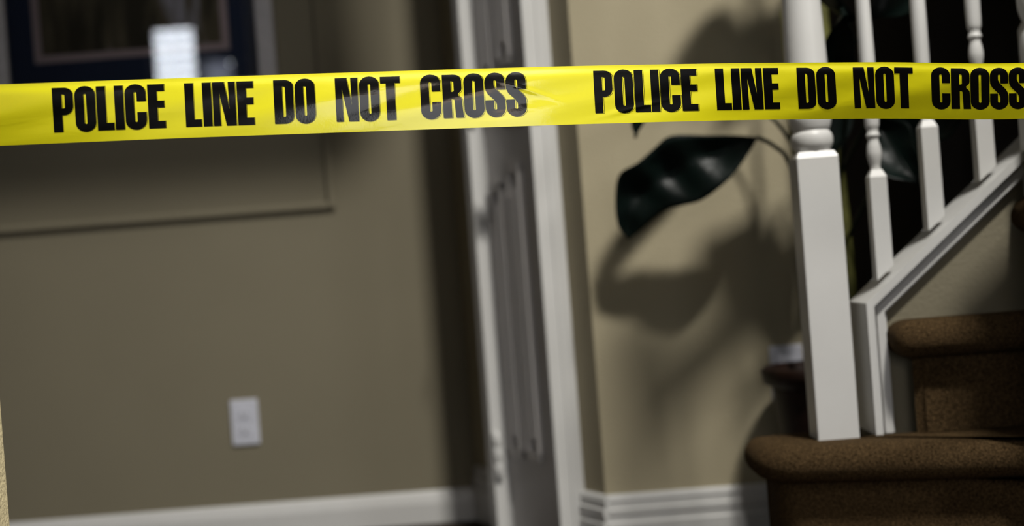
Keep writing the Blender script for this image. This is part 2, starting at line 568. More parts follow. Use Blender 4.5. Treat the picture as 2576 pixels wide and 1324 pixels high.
S1TOP, RISE, RUN = 0.315, 0.185, 0.222
stair = empty('staircase', (0.9, 2.3, 0))
tag(stair, 'brown carpeted staircase with rounded nosings rising to the right', 'staircase')
WALLY = 2.345
TH = 0.062
def step(poly, radii, ztop, zbot, over=0.036):
    pl = ccw(round_poly(poly, radii))
    bm = bmesh.new()
    body = inset(pl, over)
    bm_prism(bm, [(q.x, q.y, zbot) for q in body], (0, 0, ztop - TH * 0.5 - zbot))
    st = obj('step', bm, M['carpet'], stair, False)
    bm = bmesh.new()
    nosed_slab(bm, pl, ztop, TH)
    no = obj('nosing', bm, M['carpet'], st, True)
    return st

XR = 1.62
KX = 0.566
step([(0.13, 2.50), (0.13, 2.05), (0.60, 1.90), (0.785, 1.90), (0.785, 2.085), (XR, 2.085), (XR, WALLY), (KX, WALLY), (KX, 2.50)], [0.05, 0.2, 0.08, 0.03, 0, 0, 0, 0, 0], S1TOP - RISE, 0.0)
step([(0.366, 2.44), (0.366, 2.27), (0.757, 2.145), (0.785, 2.085), (XR, 2.085), (XR, WALLY), (KX, WALLY), (KX, 2.44)], [0.04, 0.07, 0.02, 0.01, 0, 0, 0, 0], S1TOP, S1TOP - RISE)
X2 = 0.603
for k in range(5):
    x0 = X2 + k * RUN
    if x0 > XR - 0.1:
        break
    step([(x0, WALLY), (x0, 2.262), (XR, 2.235), (XR, WALLY)], [0, 0.03, 0, 0], S1TOP + RISE * (k + 1), S1TOP + RISE * k, 0.044)

# knee wall under the railing
SL = 0.834
cpx, cpz = W(2176, 764, 2.322).x, W(2172, 764, 2.322).z   # outer corner of the white trim
TRX1 = 0.905
def capz(x):
    return cpz + (x - cpx) * SL
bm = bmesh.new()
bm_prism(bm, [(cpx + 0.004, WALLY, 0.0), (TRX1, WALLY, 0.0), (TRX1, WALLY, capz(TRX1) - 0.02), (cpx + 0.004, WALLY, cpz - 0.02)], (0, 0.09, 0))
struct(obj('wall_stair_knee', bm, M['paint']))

# unseen low wall added on the near side to shade the second step
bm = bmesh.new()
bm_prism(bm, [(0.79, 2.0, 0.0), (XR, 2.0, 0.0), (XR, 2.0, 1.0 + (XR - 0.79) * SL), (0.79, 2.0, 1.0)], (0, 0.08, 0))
struct(obj('wall_shade_near', bm, M['paint']))

# white trim that follows the knee wall's edge: nested mitred strips
cap = struct(empty('trim_5', (cpx, WALLY, S1TOP)))
cap['label'] = 'white mitred trim capping the knee wall under the balusters'
def strip(name, o0, o1, y0, y1):
    ux, uz = 1 / math.hypot(1, SL), SL / math.hypot(1, SL)
    nx, nz_ = uz, -ux                                   # towards the knee wall, below the slope
    def pt(o):
        # vertical leg is offset to +x by o; sloped leg is offset along its lower normal by o
        xv = cpx + o
        zs = capz(xv) - o * math.hypot(1, SL)
        return [(xv, S1TOP), (xv, zs), (TRX1, capz(TRX1) - o * math.hypot(1, SL))]
    a, b = pt(o0), pt(o1)
    bm = bmesh.new()
    for i in range(2):
        q = [a[i], a[i + 1], b[i + 1], b[i]]
        bm_prism(bm, [(x, y0, z) for x, z in q], (0, y1 - y0, 0))
    obj(name, bm, M['white'], cap)
strip('cap_board', 0.0, 0.0125, 2.314, 2.430)
strip('cove', 0.0125, 0.0195, 2.334, 2.345)
strip('bead', 0.0195, 0.0325, 2.328, 2.345)
strip('inner_bead', 0.0325, 0.0365, 2.336, 2.345)

# ------------------------------------------------------------------ railing
rail = empty('stair_railing', (0.506, 2.335, S1TOP))
tag(rail, 'white stair railing with turned newel post and balusters', 'railing')
def bm_square_post(bm, cx, cy, h, z0, z1, cham):
    rings = []
    for hh, z in ((h, z0), (h, z1 - cham), (h - cham * 0.55, z1)):
        rings.append([bm.verts.new((cx + sx * hh, cy + sy * hh, z)) for sx, sy in ((-1, -1), (1, -1), (1, 1), (-1, 1))])
    for a, b in zip(rings, rings[1:]):
        for i in range(4):
            bm.faces.new((a[i], a[(i + 1) % 4], b[(i + 1) % 4], b[i]))
    bm.faces.new(rings[0])
    bm.faces.new(rings[-1][::-1])

def smooth_prof(ctrl, n=5):
    return [(max(q.x, 0.001), q.y) for q in catmull([Vector((r, z)) for r, z in ctrl], n)]

def newel(name, cx, cy, h, z0, zsq, prof, parent):
    bm = bmesh.new()
    bm_square_post(bm, cx, cy, h, z0, zsq, 0.010)
    es = [e for e in bm.edges if abs(e.verts[0].co.z - e.verts[1].co.z) > 0.1]
    bmesh.ops.bevel(bm, geom=es, offset=0.002, segments=2, profile=0.5, affect='EDGES')
    o = obj(name, bm, M['white'], parent)
    bm = bmesh.new()
    bm_lathe(bm, cx, cy, prof, 36)
    obj('turned_shaft', bm, M['white'], o, True)
    ztop = prof[-1][1]
    bm = bmesh.new()
    bm_box(bm, cx - h, cx + h, cy - h, cy + h, ztop - 0.005, ztop + 0.16, 0.004)
    bm_box(bm, cx - h - 0.01, cx + h + 0.01, cy - h - 0.01, cy + h + 0.01, ztop + 0.16, ztop + 0.18, 0.005)
    obj('head_block', bm, M['white'], o)
    bm = bmesh.new()
    bm_lathe(bm, cx, cy, smooth_prof([(0.012, ztop + 0.178), (0.026, ztop + 0.19), (0.034, ztop + 0.215), (0.026, ztop + 0.24), (0.008, ztop + 0.25)]), 24)
    obj('finial', bm, M['white'], o, True)
    return o

NZ = 0.783
nprof = [(0.029, NZ - 0.004), (0.029, NZ + 0.004)] + smooth_prof([(0.030, NZ + 0.005), (0.0335, NZ + 0.012), (0.0345, NZ + 0.021), (0.033, NZ + 0.029), (0.029, NZ + 0.035), (0.0315, NZ + 0.040), (0.0345, NZ + 0.052), (0.0345, NZ + 0.064), (0.031, NZ + 0.080), (0.0285, NZ + 0.092), (0.031, NZ + 0.104), (0.0345, NZ + 0.125), (0.0343, NZ + 0.15), (0.033, NZ + 0.20), (0.031, NZ + 0.26), (0.028, NZ + 0.36), (0.025, NZ + 0.46)])
newel('newel_post', 0.506, 2.335, 0.034, S1TOP, NZ, nprof, rail)

def baluster(cx, zbase):
    """zbase: height of the right lower corner of the square foot on the sloping cap"""
    h, cy = 0.0140, 2.362
    zs = zbase + 0.156
    bm = bmesh.new()
    lo_l, lo_r = zbase - 2 * h * SL - 0.004, zbase - 0.004
    v = []
    for sx, sy in ((-1, -1), (1, -1), (1, 1), (-1, 1)):
        v.append(bm.verts.new((cx + sx * h, cy + sy * h, lo_l if sx < 0 else lo_r)))
    r2 = [bm.verts.new((cx + sx * h, cy + sy * h, zs - 0.012)) for sx, sy in ((-1, -1), (1, -1), (1, 1), (-1, 1))]
    r3 = [bm.verts.new((cx + sx * h * 0.62, cy + sy * h * 0.62, zs)) for sx, sy in ((-1, -1), (1, -1), (1, 1), (-1, 1))]
    for a, b in ((v, r2), (r2, r3)):
        for i in range(4):
            bm.faces.new((a[i], a[(i + 1) % 4], b[(i + 1) % 4], b[i]))
    bm.faces.new(v)
    bm.faces.new(r3[::-1])
    o = obj('baluster', bm, M['white'], rail)
    bm = bmesh.new()
    pr = smooth_prof([(0.0088, zs - 0.003), (0.0085, zs + 0.006), (0.0112, zs + 0.018), (0.0123, zs + 0.027), (0.0112, zs + 0.038), (0.0090, zs + 0.048), (0.0093, zs + 0.052), (0.0116, zs + 0.057), (0.0095, zs + 0.063), (0.0098, zs + 0.068), (0.0118, zs + 0.075), (0.0125, zs + 0.10), (0.0128, zs + 0.17), (0.0120, zs + 0.25), (0.0110, zs + 0.34), (0.0100, zs + 0.62)], 4)
    bm_lathe(bm, cx, cy, pr, 20)
    obj('turned_shaft', bm, M['white'], o, True)
    return o

bx, bz = 0.6276 - 0.0140, 0.592
for k in range(4):
    baluster(bx + 0.0907 * k, bz + 0.0755 * k)
# handrail above the frame
bm = bmesh.new()
hx0, hx1 = 0.54, 0.905
hz0 = bz + 0.156 + 0.60
q = [(-0.026, 0), (0.026, 0), (0.030, 0.02), (0.026, 0.05), (0, 0.062), (-0.026, 0.05), (-0.030, 0.02)]
bm_prism(bm, [(hx0, 2.362 + a, hz0 + (hx0 - bx) * 0.8324 + b) for a, b in q], (hx1 - hx0, 0, (hx1 - hx0) * 0.8324))
obj('handrail', bm, M['white'], rail)

# second newel where the added upper wall begins, standing on the third step
NH = 0.040
nx, NY, NB = W(2558, 300, 2.30 + NH).x + NH, 2.30 - 0.004, S1TOP + 2 * RISE
NQ = 0.855
n2 = [(0.031, NQ - 0.004), (0.031, NQ + 0.004)] + smooth_prof([(0.033, NQ + 0.006), (0.038, NQ + 0.018), (0.033, NQ + 0.032), (0.036, NQ + 0.04), (0.041, NQ + 0.062), (0.038, NQ + 0.088), (0.031, NQ + 0.105), (0.037, NQ + 0.122), (0.040, NQ + 0.145), (0.039, NQ + 0.22), (0.034, NQ + 0.36), (0.030, NQ + 0.42)])
newel('newel_post', nx, NY, NH, NB, NQ, n2, rail)

# ------------------------------------------------------------------ potted plant
PX, PY = 0.612, 2.84
plant = empty('potted_plant', (PX, PY, 0))
tag(plant, 'dark leafy plant in a brown pot behind the newel post', 'plant')
bm = bmesh.new()
pz = W(1960, 936, PY - 0.1).z
bm_lathe(bm, PX, PY, [(0.085, 0.0), (0.088, 0.01), (0.110, pz - 0.045), (0.112, pz - 0.036), (0.128, pz - 0.032), (0.132, pz - 0.006), (0.128, pz), (0.116, pz), (0.112, pz - 0.035), (0.09, pz - 0.05)], 36)
obj('pot', bm, M['pot'], plant, True)
bm = bmesh.new()
bm_lathe(bm, PX, PY, [(0.111, pz - 0.045), (0.111, pz - 0.03), (0.06, pz - 0.024), (0.004, pz - 0.02)], 24)
obj('soil', bm, M['soil'], plant, True)
# two stout stalks
for (x0, x1, r, top) in ((PX + 0.055, PX + 0.045, 0.014, 1.35), (PX - 0.02, PX - 0.035, 0.008, 1.1)):
    bm = bmesh.new()
    pts, rad = [], []
    for k in range(25):
        t = k / 24
        pts.append((x0 + (x1 - x0) * t + 0.004 * math.sin(7 * t), PY + 0.004 * math.cos(5 * t), pz - 0.05 + (top - pz + 0.05) * t))
        rad.append(r * (1.08 if k % 4 == 0 else 1.0) * (1 - 0.25 * t))
    bm_tube(bm, pts, rad, 12)
    obj('stalk', bm, M['stalk'], plant, True)

def leaf(mid, widths_up, widths_dn, updir, stem=None, fold=0.02, curl=0.0):
    """blade built along a midrib polyline; updir gives the side of the upper half"""
    mid = catmull(mid, 5)
    n = len(mid)
    def interp(a, t):
        f = t * (len(a) - 1)
        i = min(int(f), len(a) - 2)
        s = f - i
        s = s * s * (3 - 2 * s)
        return a[i] * (1 - s) + a[i + 1] * s
    bm = bmesh.new()
    rows = []
    K = 6
    up = Vector(updir).normalized()
    for i in range(n):
        t = i / (n - 1)
        tan = (mid[min(i + 1, n - 1)] - mid[max(i - 1, 0)]).normalized()
        side = (up - tan * up.dot(tan)).normalized()
        nrm = tan.cross(side).normalized()
        if nrm.y > 0:
            nrm = -nrm
        row = []
        for j in range(-K, K + 1):
            s = j / K
            w = interp(widths_up, t) if s > 0 else interp(widths_dn, t)
            wave = 0.004 * math.sin(14 * t + 3 * s) * abs(s)
            row.append(bm.verts.new(mid[i] + side * (s * w) + nrm * (fold * abs(s) ** 1.5 + wave - curl * s * s)))
        rows.append(row)
    for a, b in zip(rows, rows[1:]):
        for j in range(2 * K):
            bm.faces.new((a[j], a[j + 1], b[j + 1], b[j]))
    bmesh.ops.remove_doubles(bm, verts=bm.verts, dist=0.0002)
    o = obj('leaf', bm, M['leaf'], plant, True)
    sol = o.modifiers.new('thickness', 'SOLIDIFY')
    sol.thickness = 0.0008
    bm = bmesh.new()
    bm_tube(bm, [mid[k] + Vector((0, -0.0005, 0)) for k in range(0, n, 2)], [0.0028 * (1 - 0.7 * k / n) for k in range(0, n, 2)], 8)
    obj('midrib', bm, M['leaf'], o, True)
    if stem:
        bm = bmesh.new()
        bm_tube(bm, catmull(stem, 6), 0.0042, 10)
        obj('petiole', bm, M['petiole'], plant, True)
    return o

# the big hanging leaf in view: from its tip at the lower left to the petiole at the right
LD = 2.80
def L(px, py, d=LD):
    return W(px, py, d)
def outline_leaf(up, dn, bow):
    """blade lofted between an upper and a lower edge, cupped towards the viewer along its middle"""
    up, dn = catmull(up, 4), catmull(dn, 4)
    bm = bmesh.new()
    K = 10
    n = len(up)
    rows = []
    for i in range(n):
        row = []
        for j in range(K + 1):
            v = j / K
            p = up[i].lerp(dn[i], v)
            w = (up[i] - dn[i]).length
            fold = -abs(v - 0.45) * 2 * bow * w + 0.010 * math.sin(9 * i / n * 3.1 + 2) * math.sin(math.pi * v) * w * 6
            row.append(bm.verts.new(p + Vector((0, fold + 0.25 * bow * w, 0))))
        rows.append(row)
    for a, b in zip(rows, rows[1:]):
        for j in range(K):
            bm.faces.new((a[j], a[j + 1], b[j + 1], b[j]))
    bmesh.ops.remove_doubles(bm, verts=bm.verts, dist=0.0003)
    o = obj('leaf', bm, M['leaf'], plant, True)
    sol = o.modifiers.new('thickness', 'SOLIDIFY')
    sol.thickness = 0.0008
    bm = bmesh.new()
    mid = [up[i].lerp(dn[i], 0.45) + Vector((0, 0.25 * bow * (up[i] - dn[i]).length - 0.001, 0)) for i in range(0, n, 2)]
    bm_tube(bm, mid, [0.0030 - 0.0022 * k / len(mid) for k in range(len(mid))], 8)
    obj('midrib', bm, M['leaf'], o, True)
    return o

UPL = [(1908, 345), (1850, 341), (1775, 342), (1685, 344), (1642, 376), (1602, 411), (1556, 440), (1546, 500), (1553, 566), (1580, 603)]
DNL = [(1908, 345), (1882, 386), (1842, 440), (1800, 478), (1758, 507), (1712, 519), (1672, 530), (1640, 553), (1610, 580), (1580, 603)]
DDL = [2.82, 2.825, 2.83, 2.84, 2.85, 2.86, 2.87, 2.88, 2.885, 2.89]
outline_leaf([W(x, y, d) for (x, y), d in zip(UPL, DDL)], [W(x, y, d) for (x, y), d in zip(DNL, DDL)], 0.25)
bm = bmesh.new()
bm_tube(bm, catmull([L(1906, 346, 2.82), L(1945, 366, 2.815), L(1985, 410, 2.81), L(2030, 560, PY - 0.02), (PX - 0.02, PY, pz - 0.03)], 6), 0.0045, 10)
obj('petiole', bm, M['petiole'], plant, True)
# leaf whose tip hangs just under the tape
leaf([L(1598, 348), L(1602, 310), L(1640, 262), L(1720, 235, LD + 0.04), L(1800, 232, LD + 0.08)],
     [0.002, 0.012, 0.03, 0.03, 0.002], [0.002, 0.012, 0.02, 0.012, 0.002], (-0.7, 0, 0.7),
     stem=[L(1800, 232, LD + 0.08), L(1900, 262, LD + 0.1), L(2000, 380, PY), (PX, PY, 0.62)])
# leaves behind the balusters
leaf([L(2310, 470, 2.56), L(2280, 420, 2.58), L(2240, 360, 2.62), L(2200, 300, 2.66)],
     [0.002, 0.03, 0.045, 0.002], [0.002, 0.045, 0.03, 0.002], (0.7, 0, 0.7), stem=[L(2200, 300, 2.66), L(2170, 330, 2.68), (PX + 0.045, PY, 0.75)])
leaf([L(2480, 250, 2.52), L(2400, 290, 2.58), L(2320, 320, 2.62), L(2230, 400, 2.68)],
     [0.002, 0.04, 0.05, 0.002], [0.002, 0.05, 0.04, 0.002], (0.3, 0, 0.9), stem=[L(2230, 400, 2.68), (PX + 0.05, PY, 0.62)])
leaf([L(2120, 20, 2.52), L(2100, 90, 2.56), L(2095, 180, 2.62), L(2130, 260, 2.68)],
     [0.002, 0.03, 0.04, 0.002], [0.002, 0.03, 0.03, 0.002], (1, 0, 0.2), stem=[L(2130, 260, 2.68), (PX + 0.045, PY, 0.7)])
leaf([L(1960, -160, 2.58), L(2000, -80, 2.62), L(2060, 0, 2.66), L(2140, 60, 2.70)],
     [0.002, 0.05, 0.06, 0.002], [0.002, 0.06, 0.05, 0.002], (0.7, 0, -0.7), stem=[L(2140, 60, 2.70), (PX + 0.045, PY, 0.95)])
leaf([L(2420, -120, 2.58), L(2360, -60, 2.62), L(2280, 0, 2.66), L(2180, 60, 2.70)],
     [0.002, 0.05, 0.07, 0.002], [0.002, 0.06, 0.05, 0.002], (0.5, 0, 0.8), stem=[L(2180, 60, 2.70), (PX + 0.045, PY, 0.95)])

# foliage above and behind the newel, mostly out of sight, that dapples the wall
def big_leaf(c, tip, wid, up):
    c, tip = Vector(c), Vector(tip)
    m1, m2 = c.lerp(tip, 0.33) + Vector((0, 0, 0.02)), c.lerp(tip, 0.66) + Vector((0, 0, 0.015))
    leaf([tip, m2, m1, c], [0.002, wid, wid * 1.05, 0.002], [0.002, wid, wid * 1.05, 0.002], up,
         stem=[c, (c + Vector((PX + 0.04, PY, c.z - 0.1))) / 2, (PX + 0.045, PY, max(0.7, c.z - 0.22))])
big_leaf((0.72, 2.82, 1.38), (0.53, 2.74, 1.24), 0.075, (0, 0, 1))
big_leaf((0.60, 2.80, 1.36), (0.44, 2.72, 1.32), 0.065, (0, 0.2, 1))
big_leaf((0.62, 2.76, 1.42), (0.72, 2.62, 1.50), 0.06, (0, 0.3, 1))
big_leaf((0.63, 2.78, 1.02), (0.615, 2.74, 0.76), 0.055, (1, 0, 0))

# ------------------------------------------------------------------ windows behind the camera (seen in the picture's glass)
def window(name, x0, x1, z0, z1, slats, label):
    y = -2.2
    w = struct(empty(name, ((x0 + x1) / 2, y, z0)))
    w['label'] = label
    fwid = 0.05
    for a in ((x0 - fwid, x0, z0 - fwid, z1 + fwid), (x1, x1 + fwid, z0 - fwid, z1 + fwid), (x0, x1, z0 - fwid, z0), (x0, x1, z1, z1 + fwid)):
        box('window_frame', a[0], a[1], y, y + 0.04, a[2], a[3], M['white'], w)
    box('pane', x0, x1, y, y + 0.006, z0, z1, M['daylight'], w)
    if slats:
        n = int((z1 - z0) / 0.07)
        for k in range(n):
            z = z0 + (k + 0.5) * (z1 - z0) / n
            bm = bmesh.new()
            bm_prism(bm, [(x0, y + 0.012, z - 0.008), (x0, y + 0.034, z + 0.006), (x0, y + 0.034, z + 0.008), (x0, y + 0.012, z - 0.006)], (x1 - x0, 0, 0))
            obj('blind_slat', bm, M['blind'], w)
    return w

wd1 = window('window_1', -2.23, -1.97, 1.1, 2.34, True, 'narrow blind covered window behind the viewer')
mc = bpy.data.materials.new('sheer_grey_curtain')
mc.use_nodes = True
mb = mc.node_tree.nodes['Principled BSDF']
mt = mc.node_tree.nodes.new('ShaderNodeBsdfTranslucent')
mt.inputs[0].default_value = (0.20, 0.20, 0.23, 1)
mc.node_tree.links.new(mt.outputs[0], mc.node_tree.nodes['Material Output'].inputs['Surface'])
box('pane', -1.91, -1.74, -2.2, -2.194, 1.1, 2.10, M['daylight'], wd1)
bm = bmesh.new()
cg = []
for i in range(41):
    u = i / 40
    cg.append([bm.verts.new((-1.915 + 0.185 * u + 0.05 * (1 - v) * u, -2.165 + 0.014 * math.sin(u * 26), 1.05 + (1.12 - 0.10 * u * u) * v)) for v in (0, 0.25, 0.5, 0.75, 1)])
for a, b in zip(cg, cg[1:]):
    for k in range(4):
        bm.faces.new((a[k], a[k + 1], b[k + 1], b[k]))
obj('curtain', bm, mc, wd1, True)
for nm, x0, x1, z0, z1 in (('window_2', 0.0, 1.4, 0.65, 2.15),):
    w = struct(empty(nm, ((x0 + x1) / 2, -2.2, z0)))
    w['label'] = 'low wide window in the wall behind the viewer'
    for a in ((x0 - 0.05, x0, z0 - 0.05, z1 + 0.05), (x1, x1 + 0.05, z0 - 0.05, z1 + 0.05), (x0, x1, z0 - 0.05, z0), (x0, x1, z1, z1 + 0.05)):
        box('window_frame', a[0], a[1], -2.2, -2.16, a[2], a[3], M['white'], w)
w = struct(empty('added_window_frame', (2.80, -0.75, 1.7)))  # frame added around the right fill light, outside the view
w['label'] = 'added window frame around the right fill light, outside the view'
for a in ((-1.06, -1.0, 1.66, 2.54), (-0.5, -0.44, 1.66, 2.54), (-1.0, -0.5, 1.66, 1.72), (-1.0, -0.5, 2.48, 2.54)):
    box('window_frame', 2.77, 2.80, a[0], a[1], a[2], a[3], M['white'], w)

# flush ceiling lamp above the stair foot (outside the view)
lamp = empty('ceiling_lamp', (1.38, 0.0, CEIL))
tag(lamp, 'round flush ceiling lamp above the foot of the stairs', 'lamp')
bm = bmesh.new()
bm_lathe(bm, 1.38, 0.0, [(0.05, CEIL), (0.33, CEIL), (0.34, CEIL - 0.05), (0.33, CEIL - 0.10), (0.05, CEIL - 0.10)], 28)
obj('canopy', bm, M['bronze'], lamp, True)

# unseen lamp added behind the viewer to put a warm band in the print
sheen_root = empty('sheen_lamp', (0.41, -1.0, 0))
tag(sheen_root, 'added lamp with a lit cream drum shade, unseen behind the viewer', 'lamp')
bm = bmesh.new()
bm_lathe(bm, 0.41, -1.0, [(0.14, 0.0), (0.14, 0.015), (0.10, 0.025), (0.015, 0.035)], 28)
obj('base', bm, M['bronze'], sheen_root, True)
bm = bmesh.new()
bm_lathe(bm, 0.41, -1.0, [(0.011, 0.03), (0.011, 1.66), (0.02, 1.68), (0.02, 1.78), (0.008, 1.80)], 16)
obj('pole', bm, M['bronze'], sheen_root, True)
bm = bmesh.new()
bm_lathe(bm, 0.41, -1.0, [(0.245, 1.68), (0.225, 1.92), (0.222, 1.92), (0.242, 1.68)], 36, cap=False)
obj('shade', bm, emit_mat('sheen_lamp_shade', (1.0, 0.80, 0.62), 5.0), sheen_root, True)

# ------------------------------------------------------------------ barrier tape
XS = [-220, 0, 440, 880, 1260, 1470, 1780, 1910, 2136, 2220, 2576, 3060]
YT = [219.5, 212.5, 197.0, 182.6, 171.0, 165.6, 160.0, 158.3, 157.0, 156.6, 158.3, 129.5]
YB = [377.0, 367.0, 348.2, 332.6, 319.4, 312.4, 304.0, 301.6, 299.0, 298.6, 298.6, 267.2]
DS = [1.772, 1.772, 1.795, 1.815, 1.83, 1.845, 1.872, 1.884, 1.906, 1.914, 1.945, 1.991]

def cubic(xs, ys, x):
    n = len(xs)
    if x <= xs[0]:
        return ys[0] + (x - xs[0]) * (ys[1] - ys[0]) / (xs[1] - xs[0])
    if x >= xs[-1]:
        return ys[-1] + (x - xs[-1]) * (ys[-1] - ys[-2]) / (xs[-1] - xs[-2])
    i = max(k for k in range(n - 1) if xs[k] <= x)
    h = xs[i + 1] - xs[i]
    def sl(k):
        if k == 0 or k == n - 1:
            a, b = (0, 1) if k == 0 else (n - 2, n - 1)
            return (ys[b] - ys[a]) / (xs[b] - xs[a])
        return (ys[k + 1] - ys[k - 1]) / (xs[k + 1] - xs[k - 1])
    t = (x - xs[i]) / h
    return (ys[i] * (2 * t ** 3 - 3 * t * t + 1) + h * sl(i) * (t ** 3 - 2 * t * t + t) + ys[i + 1] * (-2 * t ** 3 + 3 * t * t) + h * sl(i + 1) * (t ** 3 - t * t))

def lean(x):
    return math.tan(math.radians(cubic([-300, 0, 700, 1300, 1900, 2200, 2450, 2800], [3.6, 3.6, 2.9, 3.0, 3.7, 2.8, 1.0, 0.6], x)))

def relief(x, t):
    """depth relief of the film across and along (metres, + is away from the viewer)"""
    s = 2 * t - 1
    d = 0.0024 * s * s * (0.8 + 0.35 * math.sin(x / 330.0))              # gentle bow across
    d += 0.0022 * math.exp(-((t - 0.02) / 0.09) ** 2)                     # rolled back top edge
    d += 0.0016 * math.sin(x / 190.0 + 2.2 * t) * (t - 0.5)               # slow twist
    tilt = -0.008 + 0.038 / (1 + math.exp(-(x - 1800) / 130.0)) + 0.022 / (1 + math.exp((x - 230) / 110.0))
    tilt /= 1 + math.exp((x - 2780) / 50.0)
    d -= tilt * (0.5 - t)                                                 # ends twist to face downwards
    d += 0.0007 * math.sin(x / 61.0 + 9 * t) * math.sin(3.1 * t)
    # a crease near the second P/O
    cx = (x - 1580) / 70.0
    ridge = t - (0.80 - 0.0016 * (x - 1560))
    d -= 0.0012 * math.exp(-cx * cx) * math.exp(-(ridge / 0.035) ** 2)
    cx = (x - 1330) / 60.0
    ridge = t - (0.30 + 0.0024 * (x - 1290))
    d -= 0.0010 * math.exp(-cx * cx) * math.exp(-(ridge / 0.03) ** 2)
    return d

def TP(xm, t, lift=0.0):
    """point on the tape: xm = column position at mid height, t across (0 top, 1 bottom)"""
    yt, yb = cubic(XS, YT, xm), cubic(XS, YB, xm)
    y = yt + (yb - yt) * t
    x = xm + lean(xm) * (y - (yt + yb) / 2)
    yt, yb = cubic(XS, YT, x), cubic(XS, YB, x)
    y = yt + (yb - yt) * t
    return W(x, y, cubic(XS, DS, x) + relief(xm, t) - lift)

bm = bmesh.new()
NX, NT = 640, 28
cols = []
for i in range(NX + 1):
    x = -215 + (2900 + 215) * i / NX if i <= 600 else 2900 + (i - 600) * 4.0
    cols.append([bm.verts.new(TP(x, j / NT)) for j in range(NT + 1)])
for a, b in zip(cols, cols[1:]):
    for j in range(NT):
        bm.faces.new((a[j], a[j + 1], b[j + 1], b[j]))
tape = obj('barrier_tape', bm, M['tape'], None, True)
tag(tape, 'yellow plastic barrier tape reading POLICE LINE DO NOT CROSS, stretched across the view', 'barrier tape')

# ---- heavy condensed capitals as outlines in a unit box (x 0..1, y 0 top .. 1 bottom)
def arc(cx, cy, rx, ry, a0, a1, n=10):
    return [(cx + rx * math.cos(math.radians(a0 + (a1 - a0) * k / n)), cy - ry * math.sin(math.radians(a0 + (a1 - a0) * k / n))) for k in range(n + 1)]

def rrect(x0, x1, y0, y1, ry):
    rx = (x1 - x0) / 2
    cx = (x0 + x1) / 2
    return arc(cx, y0 + ry, rx, ry, 180, 0) + arc(cx, y1 - ry, rx, ry, 0, -180)

G = {}
G['I'] = [[(0, 0), (1, 0), (1, 1), (0, 1)]]
G['L'] = [[(0, 0), (0.555, 0), (0.555, 0.838), (1, 0.838), (1, 1), (0, 1)]]
G['E'] = [[(0, 0), (1, 0), (1, 0.155), (0.55, 0.155), (0.55, 0.375), (0.97, 0.375), (0.97, 0.53), (0.55, 0.53), (0.55, 0.84), (1, 0.84), (1, 1), (0, 1)]]
G['O'] = [rrect(0, 1, -0.018, 1.018, 0.20), rrect(0.435, 0.565, 0.155, 0.845, 0.03)]
G['C'] = [arc(0.5, 0.182, 0.5, 0.20, 180, 0) + [(1, 0.37), (0.565, 0.37), (0.565, 0.185)] + arc(0.5, 0.185, 0.065, 0.03, 0, 180, 6)
          + [(0.435, 0.815)] + arc(0.5, 0.815, 0.065, 0.03, 180, 360, 6) + [(0.565, 0.62), (1, 0.62)] + arc(0.5, 0.818, 0.5, 0.20, 0, -180)]
G['D'] = [[(0, 0), (0.5, 0)] + arc(0.52, 0.16, 0.48, 0.16, 90, 0) + arc(0.52, 0.84, 0.48, 0.16, 0, -90) + [(0, 1)],
          [(0.445, 0.145)] + arc(0.50, 0.19, 0.09, 0.045, 80, 0, 5) + arc(0.50, 0.81, 0.09, 0.045, 0, -80, 5) + [(0.445, 0.855)]]
G['P'] = [[(0, 0), (0.52, 0)] + arc(0.54, 0.17, 0.46, 0.17, 90, 0) + arc(0.54, 0.43, 0.46, 0.19, 0, -80) + [(0.45, 0.622), (0.45, 1), (0, 1)],
          [(0.45, 0.15)] + arc(0.52, 0.185, 0.085, 0.035, 80, 0, 5) + arc(0.52, 0.435, 0.085, 0.035, 0, -80, 5) + [(0.45, 0.47)]]
G['N'] = [[(0, 0), (0.52, 0), (0.715, 0.63), (0.69, 0.0), (1, 0), (1, 1), (0.565, 1), (0.295, 0.25), (0.315, 1), (0, 1)]]
G['T'] = [[(0, 0), (1, 0), (1, 0.148), (0.735, 0.148), (0.735, 1), (0.28, 1), (0.28, 0.148), (0, 0.148)]]
G['R'] = [[(0, 0), (0.55, 0)] + arc(0.56, 0.17, 0.42, 0.17, 90, 0) + arc(0.56, 0.32, 0.42, 0.14, 0, -50, 6) + [(0.78, 0.455)] + arc(0.60, 0.61, 0.38, 0.135, 55, 0, 6)
          + [(1.0, 0.8), (1.04, 1), (0.64, 1), (0.60, 0.62)] + arc(0.525, 0.60, 0.075, 0.035, 0, 110, 6) + [(0.45, 0.565), (0.45, 1), (0, 1)],
          [(0.43, 0.15)] + arc(0.49, 0.18, 0.085, 0.03, 80, 0, 5) + arc(0.49, 0.37, 0.085, 0.03, 0, -80, 5) + [(0.43, 0.40)]]
G['S'] = [arc(0.5, 0.182, 0.5, 0.20, 180, 0) + [(1, 0.375), (0.575, 0.375), (0.575, 0.185)] + arc(0.51, 0.185, 0.065, 0.03, 0, 180, 6) + [(0.445, 0.29), (0.54, 0.37), (0.86, 0.515), (0.97, 0.60), (1.0, 0.68)]
          + arc(0.5, 0.818, 0.5, 0.20, 0, -180) + [(0, 0.62), (0.43, 0.62), (0.43, 0.815)] + arc(0.495, 0.815, 0.065, 0.03, 180, 360, 6) + [(0.56, 0.71), (0.48, 0.63), (0.12, 0.47), (0.02, 0.38), (0, 0.30)]]

